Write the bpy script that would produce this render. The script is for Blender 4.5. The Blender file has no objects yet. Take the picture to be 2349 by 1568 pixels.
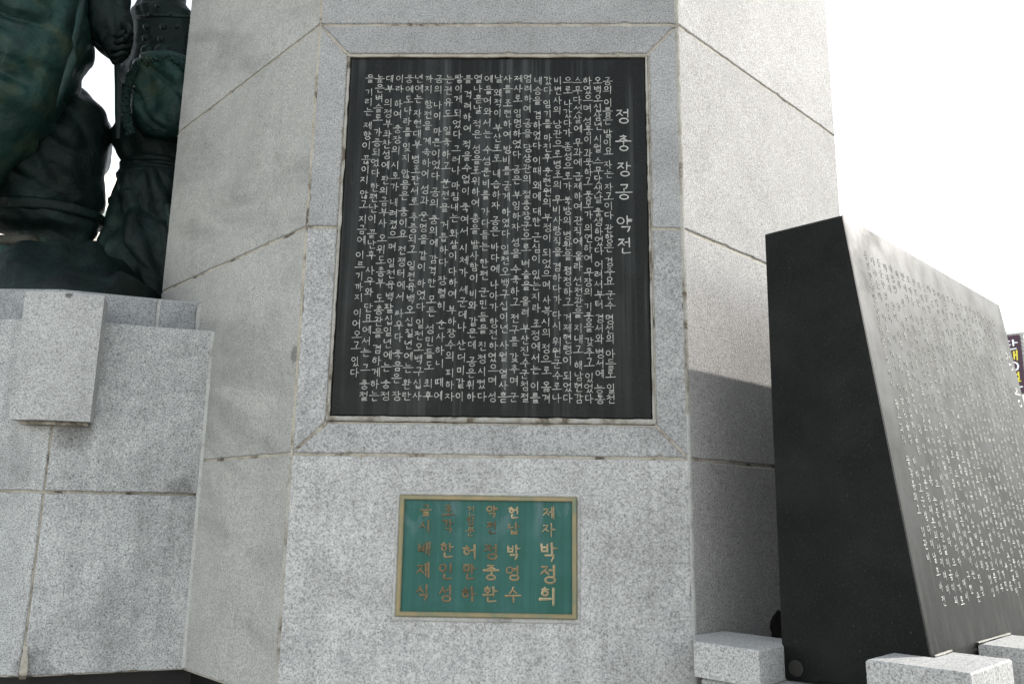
import bpy, math, random
from mathutils import Vector, Matrix, noise
random.seed(7)
sc = bpy.context.scene
COL = sc.collection

# ------------------------------------------------------------------ camera
W_PX, H_PX, F_PX = 2349.0, 1568.0, 1899.0          # measuring frame of the photograph
YAW, PITCH, ROLL = -.0270, .2030, .0145
CAM = Vector((.154, -2.930, 1.6))
FW = Vector((math.sin(YAW)*math.cos(PITCH), math.cos(YAW)*math.cos(PITCH), math.sin(PITCH)))
R0 = Vector((math.cos(YAW), -math.sin(YAW), 0)); U0 = R0.cross(FW)
RT = R0*math.cos(ROLL)+U0*math.sin(ROLL); UP = -R0*math.sin(ROLL)+U0*math.cos(ROLL)
cd = bpy.data.cameras.new('camera'); cam = bpy.data.objects.new('camera', cd); COL.objects.link(cam)
m3 = Matrix((RT, UP, -FW)).transposed()
cam.matrix_world = Matrix.Translation(CAM) @ m3.to_4x4()
cd.sensor_width = 36; cd.lens = F_PX*36/W_PX; cd.clip_start = .05; cd.clip_end = 3000
sc.camera = cam

# ------------------------------------------------------------------ sky, sun, exposure
SUN_PHI, SUN_EL = math.radians(111), math.radians(30.5)   # phi: from the front face's normal towards its right
SDIR = Vector((math.sin(SUN_PHI)*math.cos(SUN_EL), -math.cos(SUN_PHI)*math.cos(SUN_EL), math.sin(SUN_EL)))
wd = bpy.data.worlds.new('World'); sc.world = wd; wd.use_nodes = True
nt = wd.node_tree; nt.nodes.clear()
sky = nt.nodes.new('ShaderNodeTexSky'); sky.sky_type = 'NISHITA'; sky.sun_disc = False
sky.sun_elevation = SUN_EL; sky.sun_rotation = math.atan2(SDIR.x, SDIR.y)
sky.air_density = 1.0; sky.dust_density = .25; sky.ozone_density = .6; sky.altitude = 20
bg = nt.nodes.new('ShaderNodeBackground'); bg.inputs[1].default_value = .15
wo = nt.nodes.new('ShaderNodeOutputWorld')
hs = nt.nodes.new('ShaderNodeHueSaturation'); hs.inputs['Saturation'].default_value = .38   # thin white haze
nt.links.new(sky.outputs[0], hs.inputs['Color']); wm = nt.nodes.new('ShaderNodeMix'); wm.data_type = 'RGBA'; wm.blend_type = 'MULTIPLY'; wm.inputs[0].default_value = 1.; wm.inputs[7].default_value = (1., .972, .897, 1)
nt.links.new(hs.outputs[0], wm.inputs[6]); nt.links.new(wm.outputs[2], bg.inputs[0]); nt.links.new(bg.outputs[0], wo.inputs[0])
sl = bpy.data.lights.new('sun', 'SUN'); sl.energy = 2.0; sl.angle = math.radians(.6); sl.color = (1, .95, .88)
so = bpy.data.objects.new('sun', sl); COL.objects.link(so)
so.rotation_euler = SDIR.to_track_quat('Z', 'Y').to_euler()
so.location = (30, 10, 40)
vs = sc.view_settings
vs.view_transform = 'Standard'; vs.look = 'None'; vs.exposure = 1.74; vs.gamma = 1; vs.use_curve_mapping = False

# ------------------------------------------------------------------ measuring helpers
def ray(x, y): return FW + RT*((x-W_PX/2)/F_PX) - UP*((y-H_PX/2)/F_PX)
def on_y(x, y, Y):
    d = ray(x, y); return CAM + d*((Y-CAM.y)/d.y)

# ------------------------------------------------------------------ material helpers
MATS = {}
class NT:
    def __init__(s, name):
        s.m = bpy.data.materials.new(name); s.m.use_nodes = True
        s.t = s.m.node_tree; s.b = s.t.nodes['Principled BSDF']; s.x = s.t.nodes.new('ShaderNodeTexCoord').outputs['Object']
        MATS[name] = s.m
    def n(s, typ, **k):
        nd = s.t.nodes.new(typ)
        for a, v in k.items(): setattr(nd, a, v)
        return nd
    def link(s, a, b): s.t.links.new(a, b)
    def mapped(s, scale=(1, 1, 1), loc=(0, 0, 0), rot=(0, 0, 0)):
        mp = s.n('ShaderNodeMapping'); mp.inputs['Scale'].default_value = scale
        mp.inputs['Location'].default_value = loc; mp.inputs['Rotation'].default_value = rot
        s.link(s.x, mp.inputs[0]); return mp.outputs[0]
    def noise(s, scale, detail=3, rough=.6, vec=None, dist=0):
        nd = s.n('ShaderNodeTexNoise'); nd.inputs['Scale'].default_value = scale
        nd.inputs['Detail'].default_value = detail; nd.inputs['Roughness'].default_value = rough
        nd.inputs['Distortion'].default_value = dist
        s.link(vec or s.x, nd.inputs['Vector']); return nd.outputs['Fac']
    def ramp(s, fac, stops):
        r = s.n('ShaderNodeValToRGB'); e = r.color_ramp.elements
        while len(e) < len(stops): e.new(.5)
        for el, (p, c) in zip(e, stops):
            el.position = p; el.color = (*(c if isinstance(c, tuple) else (c, c, c)), 1)
        s.link(fac, r.inputs[0]); return r.outputs[0]
    def mix(s, a, b, fac=1., mode='MIX'):
        m = s.n('ShaderNodeMix', data_type='RGBA', blend_type=mode)
        for sock, v in ((m.inputs[0], fac), (m.inputs[6], a), (m.inputs[7], b)):
            if isinstance(v, (int, float)): sock.default_value = v
            elif isinstance(v, tuple): sock.default_value = (*v, 1)
            else: s.link(v, sock)
        return m.outputs[2]
    def bump(s, h, dist, strength=1.):
        b = s.n('ShaderNodeBump'); b.inputs['Distance'].default_value = dist; b.inputs['Strength'].default_value = strength
        s.link(h, b.inputs['Height']); s.link(b.outputs[0], s.b.inputs['Normal'])
    def out(s, col=None, rough=None, metal=None, spec=None, ior=None):
        for nm, v in (('Base Color', col), ('Roughness', rough), ('Metallic', metal), ('Specular IOR Level', spec), ('IOR', ior)):
            if v is None: continue
            i = s.b.inputs[nm]
            if isinstance(v, tuple): i.default_value = (*v, 1)
            elif isinstance(v, (int, float)): i.default_value = v
            else: s.link(v, i)
        return s.m

def granite(name, base, grain=.5, stain=.25, stain_col=.55, relief=.0012, streak=0., diag=0., seed=0, spots=(), gs=1.):
    """speckled grey granite; base = mean reflectance"""
    t = NT(name)
    off = t.mapped(loc=(seed*3.1, seed*1.7, seed*2.3))
    g1 = t.noise(165*gs, 3, .75, off)
    sp = t.ramp(g1, [(.28, 1-grain*1.3), (.41, 1-grain*.50), (.51, 1.0), (.60, 1+grain*.34), (.72, 1+grain*.75)])
    g2 = t.noise(48*gs, 3, .6, off)
    vr = t.ramp(g2, [(.32, 1-grain*.17), (.5, 1.), (.70, 1+grain*.10)])
    col = t.mix(base, sp, 1., 'MULTIPLY'); col = t.mix(col, vr, 1., 'MULTIPLY')
    st = t.noise(2.6, 6, .62, off, .4)
    sr = t.ramp(st, [(.38, stain_col), (.54, 1.), (.72, 1.07)])
    col = t.mix(col, t.mix(col, sr, 1., 'MULTIPLY'), stain)
    md = t.noise(14, 4, .6, off)
    col = t.mix(col, t.mix(col, t.ramp(md, [(.35, .72), (.6, 1.04)]), 1., 'MULTIPLY'), stain*.7)
    if streak:
        sv = t.noise(1., 5, .6, t.mapped((16, 16, .9), (seed, 0, 0)), .3)
        col = t.mix(col, t.mix(col, t.ramp(sv, [(.36, .5), (.55, 1.), (.7, 1.05)]), 1., 'MULTIPLY'), streak)
    if diag:
        th = -.32; cu, sz = math.cos(th), math.sin(th); cb = t.n('ShaderNodeCombineXYZ')
        for ax_, vec_, k_ in (('X', (-.711*cu, .703*cu, -sz), 1.0), ('Y', (-.711*sz, .703*sz, cu), 4.2)):
            dt = t.n('ShaderNodeVectorMath', operation='DOT_PRODUCT'); dt.inputs[1].default_value = tuple(k_*q_ for q_ in vec_)
            t.link(t.x, dt.inputs[0]); t.link(dt.outputs['Value'], cb.inputs[ax_])
        sv = t.noise(1., 5, .55, cb.outputs[0], .5)
        col = t.mix(col, t.mix(col, t.ramp(sv, [(.34, .5), (.48, 1.), (.75, 1.04)]), 1., 'MULTIPLY'), diag)
    for (pos, rad, amt) in spots:      # smudges
        vd = t.n('ShaderNodeVectorMath', operation='DISTANCE'); vd.inputs[1].default_value = pos; t.link(t.x, vd.inputs[0])
        dn = t.n('ShaderNodeMath', operation='MULTIPLY_ADD'); t.link(t.noise(18, 4, .6, off), dn.inputs[0]); dn.inputs[1].default_value = -rad*1.6; t.link(vd.outputs['Value'], dn.inputs[2])
        col = t.mix(col, t.mix(col, t.ramp(dn.outputs[0], [(0, 1-amt), (max(.004, rad*.35), 1.)]), 1., 'MULTIPLY'), 1.)
    oi = t.n('ShaderNodeObjectInfo')
    rv = t.ramp(oi.outputs['Random'], [(0, .93), (1, 1.05)])
    col = t.mix(col, rv, 1., 'MULTIPLY')
    gb = t.noise(120*gs, 4, .7, off)
    t.bump(gb, relief, 1.)
    return t.out(col, .82, spec=.25)

G_FRONT = granite('granite_front', (.325, .326, .326), .62, .45, .62, streak=.12, seed=1)
G_FRAME = granite('granite_frame', (.292, .293, .294), .60, .35, .66, seed=2)
G_BASE = granite('granite_lower', (.415, .414, .412), .60, .42, .6, streak=.22, seed=3)
G_LEFT = granite('granite_left', (.340, .338, .322), .50, .34, .7, diag=.42, seed=4, spots=[((-.715, .012, 2.16), .034, .45)])
G_RIGHT = granite('granite_right', (.335, .327, .322), .58, .35, .74, relief=.0024, seed=5)
G_PLINTH = granite('granite_plinth', (.385, .390, .389), .68, .50, .58, streak=.24, seed=6, spots=[((-1.30, .48, 1.68), .05, .32), ((-1.72, .32, 1.0), .07, .3), ((-1.68, .34, 1.88), .07, .35)])
G_UPPER = granite('granite_upper', (.270, .277, .287), .62, .6, .55, seed=7)
G_BRACK = granite('granite_bracket', (.365, .365, .362), .55, .4, .7, streak=.15, seed=8, spots=[((-1.70, .22, 2.425), .016, .7)])
G_BLOCK = granite('granite_block', (.37, .37, .365), .62, .3, .7, relief=.001, seed=9)

def mortar(name, c1, c2, c3, seed):
    t = NT(name); v = t.mapped((1, 1, 1), (seed, seed*2, 0))
    a = t.noise(9, 5, .65, v, .4)
    col = t.ramp(a, [(.36, c3), (.44, c2), (.54, c1), (.8, tuple(min(1, x*1.12) for x in c1))])
    f = t.noise(130, 3, .7, v)
    col = t.mix(col, t.ramp(f, [(.3, .75), (.6, 1.05)]), 1., 'MULTIPLY')
    t.bump(t.noise(60, 4, .7, v), .003, 1.)
    return t.out(col, .9, spec=.2)
M_MORTAR = mortar('mortar', (.36, .335, .29), (.30, .27, .225), (.10, .085, .07), 1)
M_MORTAR_L = mortar('mortar_pale', (.33, .32, .295), (.27, .255, .225), (.11, .09, .07), 4)
M_CEMENT = mortar('cement', (.40, .40, .385), (.36, .36, .35), (.27, .26, .25), 7)

def black_granite(name, rough, streaks, spec=.26, dust=1.):
    t = NT(name)
    g = t.noise(260, 2, .6)
    col = t.ramp(g, [(.3, (.0035, .004, .004)), (.6, (.0075, .0085, .0082)), (.74, (.022, .022, .020))])
    if streaks:
        sv = t.noise(1., 4, .6, t.mapped((34, 34, .55), (3, 0, 1)), .15)
        big = t.noise(1., 3, .55, t.mapped((3.2, 3.2, 1.3), (5, 0, 2)), .6)
        k = t.mix(t.ramp(sv, [(.47, 0.), (.72, 1.)]), t.ramp(big, [(.36, .12), (.66, 1.)]), 1., 'MULTIPLY')
        col = t.mix(col, (.066, .069, .069), k)
        k2 = t.ramp(t.noise(1., 4, .55, t.mapped((5, 5, 2.2), (1, 0, 9)), .8), [(.52, 0.), (.8, .55)])
        col = t.mix(col, (.036, .039, .040), k2)
    else:
        k2 = t.ramp(t.noise(3.2, 5, .6), [(.45, 0.), (.8, .5)])
        col = t.mix(col, (.014*dust, .0155*dust, .0145*dust), k2)
        if dust > 1:
            col = t.mix(col, (.05, .05, .048), t.ramp(t.noise(1., 4, .6, t.mapped((30, 30, .8)), .2), [(.5, .0), (.75, .6)]))
    col = t.mix(col, (.05, .048, .042), t.ramp(t.noise(190, 1, .5, t.mapped((1, 1, 1), (4, 4, 4))), [(.735, 0.), (.78, .8)]))   # feldspar flecks
    rr = t.ramp(t.noise(7, 4, .6), [(.3, rough*.8), (.7, rough*1.25)])
    t.bump(t.noise(40, 2, .5), .00015, .6)
    return t.out(col, rr, spec=spec, ior=1.5)
M_PLAQUE = black_granite('black_granite_plaque', .36, True, .15)
M_SLAB = black_granite('black_granite_slab', .53, False, .17, 2.4)
M_SLABEND = black_granite('black_granite_dim_end', .55, False, .10)  # end finish dulled so that it mirrors little sky
M_BLACKBASE = black_granite('black_granite_base', .5, False)

def plain(name, col, rough=.7, metal=0., var=.15, scale=20, bump=0., spec=.4):
    t = NT(name)
    c = t.mix(col, t.ramp(t.noise(scale, 4, .6), [(.3, 1-var), (.7, 1+var)]), 1., 'MULTIPLY')
    if bump: t.bump(t.noise(scale*2, 4, .6), bump, 1.)
    return t.out(c, rough, metal, spec=spec)
M_INK = plain('engraved_letter', (.34, .34, .325), .9, 0, .25, 60)
M_SLABINK = plain('cut_letter', (.46, .45, .43), .75, 0, .3, 60, spec=.5)
M_GOLD_B = plain('brown_brass_letter', (.20, .145, .085), .55, .2, .5, 14)
M_GOLD_M = plain('dull_brass_letter', (.33, .255, .155), .5, .25, .5, 14)
M_GOLD = plain('brass_letter', (.44, .36, .235), .5, .25, .5, 14)

def bronze(name, a, b, c, metal, rough):
    t = NT(name)
    n1 = t.noise(5, 6, .65, None, .5); n2 = t.noise(1.2, 4, .6, t.mapped((2, 2, 1)))
    col = t.ramp(n1, [(.32, a), (.52, b), (.72, c)])
    col = t.mix(col, t.ramp(n2, [(.35, .55), (.65, 1.2)]), 1., 'MULTIPLY')
    t.bump(t.noise(26, 6, .68), .012, .8)
    return t.out(col, rough, metal, spec=.18)
M_BRONZE = bronze('dark_bronze', (.0032, .006, .006), (.0048, .0135, .0122), (.011, .025, .020), .15, .47)
M_BRONZE_LIT = bronze('lit_bronze', (.020, .020, .016), (.045, .044, .036), (.075, .072, .060), .2, .55)  # paler bronze with the light on sash and foot coloured in
M_BRONZE_G = bronze('green_bronze', (.006, .017, .0145), (.011, .036, .031), (.042, .058, .036), .15, .42)

def mk_green():
    t = NT('green_panel')
    n1 = t.noise(7, 5, .6)
    col = t.ramp(n1, [(.3, (.015, .084, .064)), (.5, (.022, .094, .080)), (.72, (.036, .108, .102))])
    # water-run stain below the top rim
    wet = t.ramp(t.noise(1., 4, .6, t.mapped((9, 9, 5), (2.5, 0, 3)), .9), [(.52, 0.), (.62, .75)])
    sep = t.n('ShaderNodeSeparateXYZ'); t.link(t.x, sep.inputs[0])
    zz = t.ramp(sep.outputs['Z'], [(0, 0.), (1, 1.)])
    mr = t.n('ShaderNodeMapRange'); mr.inputs[1].default_value = 1.47; mr.inputs[2].default_value = 1.60
    t.link(sep.outputs['Z'], mr.inputs[0])
    k = t.mix(wet, mr.outputs[0], 1., 'MULTIPLY')
    col = t.mix(col, (.085, .150, .155), k)
    run = t.ramp(t.noise(1., 3, .6, t.mapped((60, 60, 1.2))), [(.45, .9), (.7, 1.1)])
    col = t.mix(col, run, 1., 'MULTIPLY')
    t.bump(t.noise(220, 2, .6), .0006, .6)
    return t.out(col, .45, spec=.22)
M_GREEN = mk_green()
def mk_rim():
    t = NT('bronze_rim')
    col = t.ramp(t.noise(11, 5, .65, None, .4), [(.3, (.11, .16, .12)), (.45, (.19, .18, .11)), (.6, (.24, .195, .11)), (.75, (.28, .21, .13))])
    return t.out(col, .5, .35, spec=.4)
M_RIM = mk_rim()

# ------------------------------------------------------------------ object helpers
def link(o, parent=None):
    COL.objects.link(o)
    if parent is not None: o.parent = parent
    return o
def tag(o, label, cat, group=None):
    o['label'] = label; o['category'] = cat
    if group: o['group'] = group
    return o
def empty(name, loc, label, cat, group=None):
    e = bpy.data.objects.new(name, None); e.location = loc; e.empty_display_size = .1
    COL.objects.link(e); return tag(e, label, cat, group)
def mesh(name, vs_, fs, mat, parent=None, smooth=False):
    me = bpy.data.meshes.new(name); me.from_pydata([tuple(v) for v in vs_], [], fs); me.update()
    me.materials.append(mat)
    if smooth:
        for p in me.polygons: p.use_smooth = True
    o = bpy.data.objects.new(name, me); link(o)
    if parent is not None:
        o.parent = parent; o.matrix_parent_inverse = Matrix.Translation(parent.location).inverted()
    return o
class MB:
    def __init__(s): s.v = []; s.f = []
    def add(s, v, f):
        k = len(s.v); s.v += [Vector(p) for p in v]; s.f += [tuple(i+k for i in q) for q in f]
    def box(s, a, b):
        x0, y0, z0 = a; x1, y1, z1 = b
        s.add([(x0,y0,z0),(x1,y0,z0),(x1,y1,z0),(x0,y1,z0),(x0,y0,z1),(x1,y0,z1),(x1,y1,z1),(x0,y1,z1)],
              [(0,3,2,1),(4,5,6,7),(0,1,5,4),(1,2,6,5),(2,3,7,6),(3,0,4,7)])
    def prism(s, poly, z0, z1, bev=0.):
        """poly counter-clockwise list of (x,y)"""
        n = len(poly)
        if bev:
            c = Vector((sum(p[0] for p in poly)/n, sum(p[1] for p in poly)/n))
            ins = []
            for i in range(n):
                p0, p1, p2 = (Vector(poly[j % n][:2]) for j in (i-1, i, i+1))
                d1 = (p1-p0).normalized(); d2 = (p2-p1).normalized()
                n1 = Vector((-d1.y, d1.x)); n2 = Vector((-d2.y, d2.x)); h = (n1+n2)
                ins.append(p1 + h*(bev/max(.3, 1+n1.dot(n2))))
            v = [(*p[:2], z0) for p in poly]+[(*p[:2], z1-bev) for p in poly]+[(*p, z1) for p in ins]; L = 3
        else:
            v = [(*p[:2], z0) for p in poly]+[(*p[:2], z1) for p in poly]; L = 2
        f = [tuple(range(n-1, -1, -1)), tuple(range((L-1)*n, L*n))]
        for l in range(L-1):
            for i in range(n):
                j = (i+1) % n; f.append((l*n+i, l*n+j, (l+1)*n+j, (l+1)*n+i))
        s.add(v, f)
    def build(s, name, mat, parent=None, smooth=False): return mesh(name, s.v, s.f, mat, parent, smooth)

class Face:
    """a vertical wall plane: origin, horizontal direction, outward normal"""
    def __init__(s, O, D, N): s.O = Vector((O[0], O[1], 0)); s.D = Vector((D[0], D[1], 0)).normalized(); s.N = Vector((N[0], N[1], 0)).normalized()
    def p(s, u, z, out=0.): q = s.O+s.D*u+s.N*out; return Vector((q.x, q.y, z))

def stone(face, outline, mat, parent, thick=.05, out=0., name='stone_block', bev=.005, rough=.0022, gap=.0045, seed=None):
    """a dressed stone: worn outline, rounded arris, sunk joints; outline = [(u,z)...]"""
    rnd = random.Random(seed if seed is not None else hash((round(outline[0][0], 3), round(outline[0][1], 3))))
    n0 = len(outline)
    area = sum(outline[i][0]*outline[(i+1) % n0][1]-outline[(i+1) % n0][0]*outline[i][1] for i in range(n0))
    ol = [Vector(p) for p in (outline if area > 0 else outline[::-1])]
    ins = []
    for i in range(n0):
        p0, p1, p2 = ol[i-1], ol[i], ol[(i+1) % n0]
        d1 = (p1-p0).normalized(); d2 = (p2-p1).normalized()
        n1 = Vector((-d1.y, d1.x)); n2 = Vector((-d2.y, d2.x))
        ins.append(p1+(n1+n2)*(gap/max(.25, 1+n1.dot(n2))))
    pts = []
    for i in range(n0):
        a, b = ins[i], ins[(i+1) % n0]; L = (b-a).length; k = max(2, int(L/.022)); d = (b-a).normalized(); nn = Vector((-d.y, d.x))
        for j in range(k):
            q = a+(b-a)*(j/k)
            w = rough*(rnd.random()**2)
            if rnd.random() < .035: w += rough*rnd.uniform(1.2, 3)
            if j == 0: w = rough*.6
            pts.append((q+nn*w, nn))
    N = len(pts)
    flip = face.D.cross(Vector((0, 0, 1))).dot(face.N) < 0
    v = [face.p(p.x, p.y, out-thick) for p, _ in pts]
    v += [face.p(p.x, p.y, out-bev) for p, _ in pts]
    v += [face.p(p.x+nn.x*bev*.35, p.y+nn.y*bev*.35, out-bev*.35) for p, nn in pts]
    v += [face.p(p.x+nn.x*bev, p.y+nn.y*bev, out) for p, nn in pts]
    f = [tuple(range(3*N, 4*N))]
    for l in range(3):
        for i in range(N):
            j = (i+1) % N; f.append((l*N+i, l*N+j, (l+1)*N+j, (l+1)*N+i))
    if flip: f = [tuple(reversed(q)) for q in f]
    return mesh(name, v, f, mat, parent)

# ------------------------------------------------------------------ ground
g = MB(); g.add([(-600,-600,0),(600,-600,0),(600,600,0),(-600,600,0)], [(0,1,2,3)])
def mk_ground():
    t = NT('street_paving')
    br = t.n('ShaderNodeTexBrick'); br.inputs['Scale'].default_value = 1.; br.inputs['Brick Width'].default_value = .6; br.inputs['Row Height'].default_value = .3
    br.inputs['Mortar Size'].default_value = .006
    br.inputs['Color1'].default_value = (.30, .29, .28, 1); br.inputs['Color2'].default_value = (.36, .35, .335, 1); br.inputs['Mortar'].default_value = (.16, .155, .15, 1)
    t.link(t.x, br.inputs[0])
    col = t.mix(br.outputs[0], t.ramp(t.noise(1.5, 5, .6), [(.3, .8), (.7, 1.1)]), 1., 'MULTIPLY')
    return t.out(col, .85, spec=.3)
go = g.build('ground', mk_ground()); go['kind'] = 'structure'

# ------------------------------------------------------------------ the octagonal pillar
aL, aR, CH = .779, .797, 1.372
Z0, Z1, Z2, Z3 = .970, 1.792, 2.636, 3.474
ZT = [Z0, Z1, Z2, Z3, 4.314, 5.154, 5.994]
FL = Vector((-.703, 0)); FR = Vector((.703, 0))
LB = FL+Vector((-math.cos(aL), math.sin(aL)))*CH; RB = FR+Vector((math.cos(aR), math.sin(aR)))*CH
OCT = [FL, FR, RB, RB+Vector((0, 1.4)), Vector((FR.x, RB.y+1.4+(RB.y))), Vector((FL.x, LB.y+1.4+LB.y)), LB+Vector((0, 1.4)), LB]
cen = Vector((0, 1.67))
def inset(poly, d):
    n = len(poly); r = []
    for i in range(n):
        p0, p1, p2 = poly[i-1], poly[i], poly[(i+1) % n]
        d1 = (p1-p0).normalized(); d2 = (p2-p1).normalized()
        n1 = Vector((-d1.y, d1.x)); n2 = Vector((-d2.y, d2.x))
        r.append(p1+(n1+n2)*(d/(1+n1.dot(n2))))
    return r
F_FRONT = Face(FL, (1, 0), (0, -1))                                       # u from the left arris
F_LEFT = Face(FL, (-math.cos(aL), math.sin(aL)), (-math.sin(aL), -math.cos(aL)))
F_RIGHT = Face(FR, (math.cos(aR), math.sin(aR)), (math.sin(aR), -math.cos(aR)))
WF = (FR-FL).length
pillar = empty('stone_pillar', (cen.x, cen.y, Z0), 'tall eight-sided grey granite pillar carrying the black inscription panel', 'pillar')
# mortar core with the panel's recess
OPX0, OPX1, OPZ0, OPZ1, REC = -.581, .585, 1.908, 3.345, .03
core = MB(); ci = inset(OCT, .0055); n = 8; ZTOP = 6.0
for i in range(1, 8):
    a, b = ci[i], ci[(i+1) % 8]
    core.add([(a.x,a.y,Z0),(b.x,b.y,Z0),(b.x,b.y,ZTOP),(a.x,a.y,ZTOP)], [(0,1,2,3)])
core.add([(p.x,p.y,ZTOP) for p in ci], [tuple(range(8))]); core.add([(p.x,p.y,Z0) for p in ci], [tuple(range(7,-1,-1))])
ya = ci[0].y; xa, xb = ci[0].x, ci[1].x
O = [(xa,ya,Z0),(xb,ya,Z0),(xb,ya,ZTOP),(xa,ya,ZTOP)]
I = [(OPX0,ya,OPZ0),(OPX1,ya,OPZ0),(OPX1,ya,OPZ1),(OPX0,ya,OPZ1)]
K = [(x, ya+REC, z) for x, y, z in I]
core.add(O+I+K, [(0,1,5,4),(1,2,6,5),(2,3,7,6),(3,0,4,7),(4,5,9,8),(5,6,10,9),(6,7,11,10),(7,4,8,11),(8,9,10,11)])
core.build('mortar_core', M_MORTAR, pillar)
def U(x): return x-FL.x
# front face: lower stone, mitred frame round the panel, stones above
stone(F_FRONT, [(0,Z0),(WF,Z0),(WF,Z1),(0,Z1)], G_BASE, pillar)
stone(F_FRONT, [(0,Z3),(U(OPX0),OPZ1),(U(OPX1),OPZ1),(WF,Z3)], G_FRAME, pillar)
stone(F_FRONT, [(0,Z1),(WF,Z1),(U(OPX1),OPZ0),(U(OPX0),OPZ0)], G_FRONT, pillar)
stone(F_FRONT, [(0,Z1),(U(OPX0),OPZ0),(U(OPX0),Z2),(0,Z2)], G_FRONT, pillar)
stone(F_FRONT, [(0,Z2),(U(OPX0),Z2),(U(OPX0),OPZ1),(0,Z3)], G_FRAME, pillar)
stone(F_FRONT, [(WF,Z1),(WF,Z2),(U(OPX1),Z2),(U(OPX1),OPZ0)], G_FRONT, pillar)
stone(F_FRONT, [(WF,Z2),(WF,Z3),(U(OPX1),OPZ1),(U(OPX1),Z2)], G_FRAME, pillar)
for k in range(3, 6): stone(F_FRONT, [(0,ZT[k]),(WF,ZT[k]),(WF,ZT[k+1]),(0,ZT[k+1])], G_FRAME, pillar)
for k in range(6):
    stone(F_LEFT, [(0,ZT[k]),(CH,ZT[k]),(CH,ZT[k+1]),(0,ZT[k+1])], G_LEFT, pillar)
    stone(F_RIGHT, [(0,ZT[k]),(CH,ZT[k]),(CH,ZT[k+1]),(0,ZT[k+1])], G_RIGHT, pillar)
for i in (2, 3, 4, 5, 6):          # the faces turned away
    a, b = OCT[i], OCT[(i+1) % 8]; d = (b-a); fc = Face(a, d, (d.y, -d.x))
    for k in range(6):
        stone(fc, [(0,ZT[k]),(d.length,ZT[k]),(d.length,ZT[k+1]),(0,ZT[k+1])], G_LEFT, pillar)
# pale pointing smeared along the arrises
def strip(name, pts, w, out, mat, parent, seed=0, nrm=Vector((0, -1, 0)), wob=.35):
    """an irregular bead of mortar along a line of 3D points"""
    rnd = random.Random(seed); b = MB(); P = []
    for (a, c) in zip(pts[:-1], pts[1:]):
        a = Vector(a); c = Vector(c); k = max(2, int((c-a).length/.02))
        P += [a+(c-a)*(i/k) for i in range(k)]
    P.append(Vector(pts[-1])); d = (P[-1]-P[0]).normalized(); sd = d.cross(nrm).normalized()
    v = []
    for i, p in enumerate(P):
        ww = w*(1+wob*(noise.noise(p*14+Vector((seed, 0, 0)))+rnd.uniform(-.35, .35)))
        oo = out*(1+.4*noise.noise(p*22))
        v += [p-sd*ww*.5, p-sd*ww*.28+nrm*oo*.8, p+sd*ww*.28+nrm*oo*.8, p+sd*ww*.5]
    f = []
    for i in range(len(P)-1):
        for j in range(3): f.append((i*4+j, i*4+j+1, i*4+5+j, i*4+4+j))
    b.add(v, f); return b.build(name, mat, parent, True)
nR = Vector((math.sin(aR/2), -math.cos(aR/2), 0)); nL = Vector((-math.sin(aL/2), -math.cos(aL/2), 0))
def arris(P, z0, z1, n_, w, mat, seed, back=.0042): 
    q = Vector((P.x, P.y, 0))-n_*back
    strip('pointing', [(q.x, q.y, z0), (q.x, q.y, z1)], w, .0025, mat, pillar, seed, n_)
arris(FR, 1.95, 5.9, nR, .019, M_MORTAR_L, 1); arris(FR, Z0, 1.95, nR, .016, M_CEMENT, 2)
arris(FL, Z0, 1.74, nL, .014, M_MORTAR_L, 3); arris(FL, 1.78, 5.9, nL, .013, M_MORTAR, 4)

# black stone foot below the granite
def offset(poly, d): return inset(poly, d)
fb = MB(); fb.prism(offset(OCT, .07), .0, Z0, 0); fb.build('foot_course', M_BLACKBASE, pillar)

# ------------------------------------------------------------------ written characters, stroke by stroke
def _circ(n=12, a0=100): return [(.5+.47*math.cos(math.radians(a0+360*i/n)), .5+.47*math.sin(math.radians(a0+360*i/n))) for i in range(n+1)]
JAMO = {
 'ㄱ': [[(.06,.88),(.86,.92),(.80,.5),(.66,.02)]], 'ㄴ': [[(.14,.96),(.10,.30),(.22,.12),(.97,.24)]],
 'ㄷ': [[(.08,.92),(.90,.95)], [(.12,.92),(.10,.25),(.22,.08),(.97,.18)]],
 'ㄹ': [[(.08,.92),(.84,.95),(.80,.58),(.14,.50),(.10,.16),(.22,.05),(.98,.14)]],
 'ㅁ': [[(.14,.90),(.17,.08)], [(.14,.88),(.86,.92),(.82,.08),(.16,.10)]],
 'ㅂ': [[(.12,.98),(.17,.08),(.84,.08),(.90,.98)], [(.16,.50),(.86,.53)]],
 'ㅅ': [[(.56,.98),(.40,.50),(.02,.04)], [(.44,.58),(.98,.10)]], 'ㅇ': [_circ()],
 'ㅈ': [[(.10,.88),(.86,.93),(.50,.46),(.02,.04)], [(.48,.46),(.98,.06)]],
 'ㅊ': [[(.40,1.08),(.62,.98)], [(.08,.78),(.88,.82),(.50,.40),(.02,.02)], [(.48,.40),(.98,.04)]],
 'ㅋ': [[(.06,.88),(.86,.92),(.80,.5),(.66,.02)], [(.06,.46),(.78,.52)]],
 'ㅌ': [[(.08,.95),(.90,.98)], [(.12,.52),(.82,.55)], [(.12,.95),(.10,.20),(.22,.06),(.97,.14)]],
 'ㅍ': [[(.04,.92),(.96,.96)], [(.30,.90),(.34,.16)], [(.68,.92),(.64,.16)], [(.0,.08),(1.,.14)]],
 'ㅎ': [[(.42,1.10),(.60,1.0)], [(.04,.80),(.96,.84)], [(.5+(x-.5)*.8, .30+(y-.5)*.66) for x, y in _circ()]]}
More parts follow.
